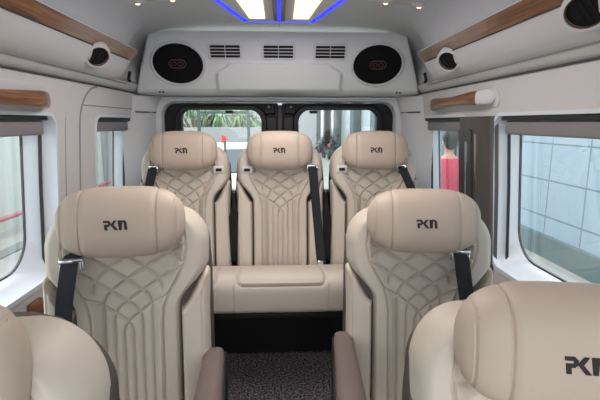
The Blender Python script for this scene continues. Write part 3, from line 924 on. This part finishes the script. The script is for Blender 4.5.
# ------------------------------------------------------------------ outside
ZG = -.60
def outmat(name, col, rough=.7, **k): return mat(name, col, rough, **k)
GROUND = outmat('pale_concrete', (.30, .30, .28), .85, noise=(1.5, .10), bump=(30, .3))
def panel_wall_mat(name, base, joint, pw, ph, oy, oz, jw):
    m = bpy.data.materials.new(name); m.use_nodes = True; nt = m.node_tree; b = nt.nodes['Principled BSDF']; b.inputs['Roughness'].default_value = .45
    g = nt.nodes.new('ShaderNodeNewGeometry'); s = nt.nodes.new('ShaderNodeSeparateXYZ'); nt.links.new(g.outputs['Position'], s.inputs[0])
    def M(op, a, bb):
        n = nt.nodes.new('ShaderNodeMath'); n.operation = op
        for i, q in enumerate((a, bb)):
            if q is None: continue
            if isinstance(q, (int, float)): n.inputs[i].default_value = q
            else: nt.links.new(q, n.inputs[i])
        return n.outputs[0]
    def line(c, o, p): return M('LESS_THAN', M('FLOORED_MODULO', M('ADD', c, o), p), jw)
    fac = M('MAXIMUM', line(s.outputs[1], oy, pw), line(s.outputs[2], oz, ph))
    mx = nt.nodes.new('ShaderNodeMix'); mx.data_type = 'RGBA'
    nt.links.new(fac, mx.inputs[0]); mx.inputs[6].default_value = (*base, 1); mx.inputs[7].default_value = (*joint, 1)
    nt.links.new(mx.outputs[2], b.inputs['Base Color'])
    return m
TILE = panel_wall_mat('blue_grey_panels', (.29, .38, .45), (.12, .17, .19), .78, .53, -5.27 + 7.8, .03, .02)
LEFTW = panel_wall_mat('white_sheet_wall', (.50, .54, .51), (.40, .44, .42), .28, 30, 0, 2, .012)
g = struct(MB().box((0, 40, ZG - .1), (80, 120, .2)).out('ground', GROUND, None, False))
lw = MB().box((-5.1, 3.2, 1.0), (.2, 18.4, 3.2)).out('boundary_wall', LEFTW, None, False); tag(lw, 'tall white sheet wall outside the left windows', 'wall')
MB2 = mat('grate_grey', (.16, .17, .17), .8)
gr = MB().box((-4.15, 4.0, ZG + .012), (.24, 16, .02))
gr.out('drain_grate', MB2, None, False); tag(bpy.data.objects['drain_grate'], 'dark drain grate strip on the ground outside the left window', 'grate')
PINK = mat('red_pipe', (.36, .11, .13), .5)
rail = empty('pipe_rail', (-4.7, 2, ZG), 'red pipe rail along the white wall outside the left windows', 'rail')
MB().tube([(0, -6, .33), (0, 10.2, .33)], .042, 12).out('pipe', PINK, rail)
for y in (-5, -1, 3, 9.6): MB().tube([(0, y, 0), (0, y, .31)], .03, 8).out('post', PINK, rail)
tw = empty('panel_building', (3.9, 2.5, ZG), 'blue grey building wall of large square panels outside the right windows', 'building')
MB().box((.1, -1, 2.6), (.2, 13, 5.2)).out('wall', TILE, tw, False)
MB().box((-.04, -1, .16), (.08, 13, .32)).out('plinth', mat('teal_plinth', (.10, .15, .16), .4), tw, False)
# shopfront beyond it
sh = empty('shopfront', (3.9, 10.6, ZG), 'dark glazed shopfront behind the person in red', 'building')
MB().box((.1, 0, 1.7), (.2, 5.1, 3.4)).out('wall', mat('shop_wall', (.20, .25, .25), .6), sh, False)
for k in range(4):
    w_ = MB().box((-.02, -1.9 + k * 1.25, 1.5), (.06, 1.05, 2.6), .01).out('window_frame', mat('shop_frame', (.06, .07, .07), .5), sh)
    MB().box((-.055, -1.9 + k * 1.25, 1.5), (.02, .93, 2.48)).out('pane', mat('shop_glass', (.12, .19, .20), .12), w_, False)
MB().box((.0, 0, 4.3), (.3, 5.1, 1.8)).out('sign_band', outmat('pale_fascia', (.6, .62, .6)), sh, False)

# long building with columns behind the right rear window
lb = empty('column_building', (3.9, 45, ZG), 'long pale building with dark columns receding behind the right rear window', 'building')
FAC = outmat('pale_facade', (.30, .31, .30), .7); COLM = outmat('grey_column', (.10, .14, .145), .7)
MB().box((.6, 0, 4.0), (1.0, 62, 8.0)).out('wall', FAC, lb, False)
for k, y in enumerate((17, 22, 29, 36, 44, 52, 60, 68, 74)):
    MB().box((-.05, y - 45, 4.0), (.5, .9 + .12 * k, 8.0), .03).out('column', COLM, lb)
for k, y in enumerate((19.5, 25.5, 32.5, 40, 48, 56, 64)):
    w_ = MB().box((.08, y - 45, 1.9), (.08, 2.6, 2.3), .02).out('window_frame', outmat('wf', (.5, .52, .52)), lb)
    MB().box((.03, y - 45, 1.9), (.04, 2.3, 2.0)).out('pane', mat('wpane', (.42, .50, .52), .2), w_, False)
cn = MB().prism([(0, 0), (-1.6, -.3), (-1.6, -.2), (0, .15)], lambda x, z: (x, -30, z + 6.2), lambda x, z: (x, 28, z + 6.2)).out('canopy', outmat('canopy_beige', (.5, .47, .42)), lb, False)

# white building and low wall behind left rear window
wb = empty('white_building', (-3.5, 30, ZG), 'plain white building far behind the left rear window', 'building')
MB().box((0, 3, 4.0), (12, 6, 8)).out('wall', outmat('white_render', (.34, .36, .37)), wb, False)
for k in range(4):
    w_ = MB().box((-4.2 + k * 2.6, -.02, 4.6), (1.3, .1, 1.3), .02).out('window_frame', outmat('wf2', (.6, .62, .62)), wb)
    MB().box((-4.2 + k * 2.6, -.08, 4.6), (1.1, .04, 1.1)).out('pane', mat('wp2', (.35, .42, .45), .2), w_, False)
bw = MB().box((-3.6, 12.6, .3), (6.4, .2, 1.8)).out('low_wall', outmat('grey_block_wall', (.27, .28, .275), .8, noise=(3, .06))); tag(bw, 'low grey wall behind the vehicle below the tree', 'wall')
# metal frame outside left rear window
fm = empty('metal_frame', (-1.1, 7.0, ZG), 'thin dark green metal frame behind the left rear window', 'frame')
DG = mat('dark_green_paint', (.03, .06, .055), .5)
for x in (-.18, .60): MB().box((x, 0, 1.10), (.045, .045, 2.2), .005).out('post', DG, fm)
MB().box((.21, 0, 2.10), (.82, .04, .04), .004).out('crossbar', DG, fm)

# trees: trunk, branches, thousands of leaf blades in one crown
BARK = outmat('bark', (.16, .12, .09), .9); 
def leafmat(n, c): return mat(n, c, .5, noise=(6, .3))
def tree(loc, h, r, n, label, lm, seed, L=.5):
    rd = random.Random(seed)
    e = empty('tree', loc, label, 'tree', 'trees behind the vehicle')
    tr = MB(); tr.tube([(0, 0, 0), (.05, 0, h * .4), (0, .05, h * .75)], [.14, .11, .05], 10)
    cl = []
    for k in range(9):
        a = rd.random() * 6.28; q = Vector((math.cos(a) * r * rd.uniform(.3, .8), math.sin(a) * r * rd.uniform(.3, .8), h * .75 + rd.uniform(-.35, .45) * r)); cl.append(q)
        tr.tube([(0, 0, h * .5), tuple((Vector((0, 0, h * .62)) + q) / 2), tuple(q)], [.06, .04, .015], 6)
    tr.out('trunk', BARK, e)
    v = []; f = []
    for k in range(n):
        c = cl[k % 9]; d = Vector((rd.gauss(0, 1), rd.gauss(0, 1), rd.gauss(0, .8))).normalized()
        p = c + d * r * .15 * rd.random(); ln = L * rd.uniform(.6, 1.1); w = L * .07
        side = d.cross(Vector((0, 0, 1))); side = side.normalized() if side.length > .01 else Vector((1, 0, 0))
        m1 = p + d * ln * .5 + Vector((0, 0, .04)); m2 = p + d * ln - Vector((0, 0, ln * .35)); i = len(v)
        v += [tuple(p), tuple(m1 + side * w), tuple(m2), tuple(m1 - side * w)]; f.append((i, i + 1, i + 2, i + 3))
    mk('crown', v, f, lm, e, False)
tree((-2.9, 15.0, ZG), 2.9, 1.5, 2600, 'leafy tree with long green leaves at left of the rear window view', leafmat('leaf_a', (.20, .32, .17)), 1, .42)
tree((-2.05, 19.0, ZG), 3.0, 1.2, 1100, 'second green tree nearer the middle of the rear window view', leafmat('leaf_b', (.17, .27, .12)), 2, .55)

# white car and red sign beyond
car = empty('parked_car', (-.75, 10.2, ZG), 'white parked car behind the gap between rear seats', 'car', None, 0.2)
prof = [(-2.1, .35), (-2.15, .75), (-1.5, .95), (-.9, 1.42), (.8, 1.45), (1.5, 1.05), (2.1, .95), (2.15, .4)]
MB().prism(prof, lambda x, z: (-.85, x, z), lambda x, z: (.85, x, z)).out('body', mat('car_white', (.5, .52, .54), .25), car)
MB().prism([(-1.38, .98), (-.88, 1.37), (.76, 1.40), (1.38, 1.06)], lambda x, z: (-.86, x, z), lambda x, z: (.86, x, z)).out('side_windows', mat('car_glass', (.05, .07, .08), .1), car)
MB().prism([(-.74, 0), (.74, 0), (.62, 1), (-.62, 1)], lambda x, z: (x, -1.50 + .58 * z - .02, .97 + .42 * z), lambda x, z: (x, -1.50 + .58 * z + .01, .95 + .42 * z)).out('windscreen', bpy.data.materials['car_glass'], car)
for x in (-.8, .8):
    for y in (-1.35, 1.35): 
        wv = MB().tube([(x - .1, y, .32), (x + .1, y, .32)], .32, 20).out('wheel', BLACKP, car)
    MB().box((x * .8, -2.16, .72), (.28, .04, .12), .02).out('headlight', mat('lens', (.6, .62, .65), .1), car)
rs = empty('warning_sign', (-.98, 7.75, ZG), 'small red triangular sign on a post beside the white car', 'sign', None)
MB().tube([(0, .03, 0), (0, .03, 1.70)], .02, 8).out('post', COLM, rs)
MB().prism([(-.05, 1.58), (.06, 1.65), (-.05, 1.74)], lambda x, z: (x, 0, z), lambda x, z: (x, .02, z)).out('sign_plate', mat('sign_red', (.7, .05, .06), .4), rs)

# motorcycles
def torus(mb, c, R, r, n=20, m=8):
    v = []
    for i in range(n):
        a = 2 * PI * i / n
        for k in range(m):
            b = 2 * PI * k / m; q = R + r * math.cos(b)
            v.append((c[0] + r * math.sin(b), c[1] + q * math.cos(a), c[2] + q * math.sin(a)))
    f = [(i * m + k, i * m + (k + 1) % m, ((i + 1) % n) * m + (k + 1) % m, ((i + 1) % n) * m + k) for i in range(n) for k in range(m)]
    mb.add(v, f)
MBLK = mat('bike_black', (.03, .03, .035), .35); MGR = mat('bike_grey', (.06, .065, .07), .4, metal=.3)
MCOL = [mat('bike_red', (.30, .04, .04), .3), mat('bike_dark_blue', (.05, .07, .14), .3), MBLK]
def motorcycle(loc, rz, lab, c):
    e = empty('motorcycle', loc, lab, 'motorcycle', 'parked motorcycles behind the right rear window', rz)
    for y in (-.62, .62):
        m = MB(); torus(m, (0, y, .31), .26, .05); w = m.out('wheel', MBLK, e)
        s = MB(); s.tube([(-.04, y, .31), (.04, y, .31)], .06, 10)
        for k in range(6): a = k * PI / 3; s.tube([(0, y, .31), (0, y + .24 * math.cos(a), .31 + .24 * math.sin(a))], .008, 5)
        s.out('spokes', MGR, w)
    MB().ell((0, .12, .78), (.14, .28, .13)).out('fuel_tank', c, e)
    MB().box((0, -.32, .78), (.22, .55, .09), .035).out('seat', MBLK, e)
    MB().box((0, .02, .45), (.24, .34, .30), .05).tube([(.13, 0, .35), (.15, -.5, .33), (.15, -.85, .42)], .035, 8).out('engine', MGR, e)
    MB().tube([(-.07, .62, .31), (-.06, .42, .95)], .02, 6).tube([(.07, .62, .31), (.06, .42, .95)], .02, 6).out('fork', MGR, e)
    h = MB().tube([(-.34, .28, 1.06), (-.12, .40, 1.0), (.12, .40, 1.0), (.34, .28, 1.06)], .015, 6).out('handlebar', MBLK, e)
    mm = MB()
    for x in (-.30, .30): mm.tube([(x, .32, 1.05), (x * 1.05, .36, 1.22)], .007, 5).ell((x * 1.08, .36, 1.25), (.06, .015, .04))
    mm.out('mirrors', MBLK, h)
    MB().ell((0, .52, .90), (.10, .09, .10)).out('headlight', MGR, e)
    MB().box((0, -.72, .72), (.16, .30, .06), .02).out('rear_fender', c, e)
for (x, y, rz, c, lab) in ((2.55, 22.0, PI, 0, 'parked motorcycle with red tank, nearest behind the right rear window'), (2.25, 24.3, PI + .2, 1, 'parked motorcycle with dark blue tank left of and behind the nearest one'), (3.05, 24.6, PI - .3, 2, 'black parked motorcycle close to the building columns, right of the others'), (2.6, 27.0, PI + .1, 0, 'parked motorcycle with red tank, farthest back in the row')):
    motorcycle((x, y, ZG), rz, lab, MCOL[c])

# ------------------------------------------------------------------ person in red shirt
def skin_body(name, chain, m, parent, sub=2):
    """chain: list of (pos, radius, parent_index)"""
    me = bpy.data.meshes.new(name); me.from_pydata([c[0] for c in chain], [(i, c[2]) for i, c in enumerate(chain) if c[2] is not None], [])
    o = bpy.data.objects.new(name, me); COL.objects.link(o)
    md = o.modifiers.new('s', 'SKIN'); md.use_smooth_shade = True
    sd = o.modifiers.new('d', 'SUBSURF'); sd.levels = sub; sd.render_levels = sub
    sv = me.skin_vertices[0].data
    for i, c in enumerate(chain):
        r = c[1] if isinstance(c[1], tuple) else (c[1], c[1]); sv[i].radius = r
        sv[i].use_root = (i == 0)
    dg = bpy.context.evaluated_depsgraph_get(); dg.update()
    nm = bpy.data.meshes.new_from_object(o.evaluated_get(dg)); bpy.data.objects.remove(o)
    nm.name = name
    return link(name, nm, m, parent)
per = empty('person', (1.98, 5.0, ZG), 'person in red t-shirt standing outside with a hand behind the hip', 'person', None, math.radians(-5))
SKINM = mat('skin', (.52, .30, .21), .55); SHIRT = mat('red_shirt', (.50, .035, .075), .8, bump=(60, .3)); TROU = mat('trousers', (.07, .08, .11), .8); HAIR = mat('hair', (.02, .016, .014), .7)
body = [((0, 0, .95), (.13, .10), None), ((0, 0, 1.12), (.125, .09), 0), ((0, 0, 1.30), (.15, .10), 1), ((0, 0, 1.43), (.10, .08), 2), ((0, .0, 1.50), .055, 3), ((0, .01, 1.56), .055, 4),
        ((0, .012, 1.63), (.072, .088), 5), ((0, .0, 1.71), (.070, .082), 6), ((0, -.005, 1.755), (.040, .050), 7),
        ((.18, 0, 1.41), .055, 3), ((.30, -.03, 1.17), .042, 9), ((.27, -.13, .98), .034, 10), ((.20, -.17, .96), (.022, .036), 11), ((.14, -.17, .97), (.015, .034), 12),
        ((-.18, 0, 1.41), .055, 3), ((-.25, -.01, 1.14), .042, 14), ((-.26, .05, .90), .032, 15), ((-.26, .06, .83), (.022, .036), 16), ((-.26, .06, .77), (.015, .034), 17),
        ((.09, 0, .86), .085, 0), ((.11, .01, .50), .058, 19), ((.12, -.02, .10), .040, 20), ((-.09, 0, .86), .085, 0), ((-.11, .01, .50), .058, 22), ((-.12, -.02, .10), .040, 23)]
bo = skin_body('body', body, SKINM, per)
fm_ = MB()   # fingers
for (bx, by, bz, dx, dy, dz) in ((.15, -.175, .97, -1, 0, .1), (-.26, .065, .77, 0, .1, -1)):
    for k in range(4):
        o_ = (k - 1.5) * .018
        b = Vector((bx, by, bz)) + (Vector((0, 0, o_)) if abs(dx) > .5 else Vector((0, o_, 0)))
        d = Vector((dx, dy, dz)).normalized(); ln = (.062, .075, .078, .068)[k]
        fm_.tube([tuple(b - d * .02), tuple(b + d * ln * .5), tuple(b + d * ln + Vector((0, .02, 0)))], [.0095, .0085, .006], 8)
    b = Vector((bx, by, bz)) - Vector((dx, dy, dz)) * .04; s_ = Vector((0, 0, .04)) if abs(dx) > .5 else Vector((0, .05, -.03))
    fm_.tube([tuple(b), tuple(b + s_ * .7), tuple(b + s_ + Vector((dx, dy, dz)) * .03)], [.012, .010, .007], 8)
fm_.out('fingers', SKINM, per)
MB().ell((0, .10, 1.635), (.014, .022, .022)).ell((.075, .0, 1.64), (.012, .022, .032)).ell((-.075, .0, 1.64), (.012, .022, .032)).out('ears_and_nose', SKINM, per)
MB().ell((.032, .083, 1.66), (.014, .01, .008)).ell((-.032, .083, 1.66), (.014, .01, .008)).out('eyes', HAIR, per)
MB().ell((0, .088, 1.592), (.025, .008, .006)).out('mouth', mat('lips', (.45, .18, .15), .5), per)
MB().ell((0, -.022, 1.70), (.088, .098, .088)).ell((0, -.05, 1.645), (.074, .062, .075)).out('hair', HAIR, per)
skin_body('t_shirt', [((0, 0, .90), (.155, .125), None), ((0, 0, 1.10), (.15, .115), 0), ((0, 0, 1.28), (.175, .125), 1), ((0, 0, 1.43), (.12, .09), 2), ((0, 0, 1.475), (.07, .06), 3),
        ((.18, 0, 1.41), .078, 3), ((.27, -.02, 1.23), .066, 5), ((-.18, 0, 1.41), .078, 3), ((-.235, -.01, 1.22), .066, 7)], SHIRT, per)
skin_body('trousers', [((0, 0, .92), (.145, .115), None), ((.09, 0, .84), .10, 0), ((.11, .01, .50), .078, 1), ((.12, -.02, .08), .062, 2), ((-.09, 0, .84), .10, 0), ((-.11, .01, .50), .078, 4), ((-.12, -.02, .08), .062, 5)], TROU, per)
for x in (.12, -.12): MB().box((x, .045, .045), (.10, .27, .09), .035, n=4).out('shoe', BLACKP, per)

per.scale = (1.04, 1.04, 1.04)
# ------------------------------------------------------------------ light
w = bpy.data.worlds.new('world'); S.world = w; w.use_nodes = True
nt = w.node_tree; bg = nt.nodes['Background']
tc = nt.nodes.new('ShaderNodeTexCoord'); sp = nt.nodes.new('ShaderNodeSeparateXYZ'); cr = nt.nodes.new('ShaderNodeValToRGB')
nt.links.new(tc.outputs['Generated'], sp.inputs[0]); nt.links.new(sp.outputs[2], cr.inputs['Fac'])
cr.color_ramp.elements[0].color = (.97, .975, 1, 1); cr.color_ramp.elements[1].color = (.90, .95, 1, 1)
nt.links.new(cr.outputs[0], bg.inputs['Color']); bg.inputs['Strength'].default_value = 2.35
def area(name, loc, size, sy, power, col, rot=(0, 0, 0)):
    l = bpy.data.lights.new(name, 'AREA'); l.shape = 'RECTANGLE'; l.size = size; l.size_y = sy; l.energy = power; l.color = col
    o = bpy.data.objects.new(name, l); COL.objects.link(o); o.location = loc; o.rotation_euler = rot; return o
area('lamp_light', (0, 1.45, 1.785), .30, 1.2, 6, (1, .93, .85))
S.view_settings.view_transform = 'Standard'; S.view_settings.look = 'None'; S.view_settings.gamma = 1; S.view_settings.exposure = .78
S.cycles.use_denoising = True
S.cycles.max_bounces = 10; S.cycles.diffuse_bounces = 5; S.cycles.transparent_max_bounces = 12
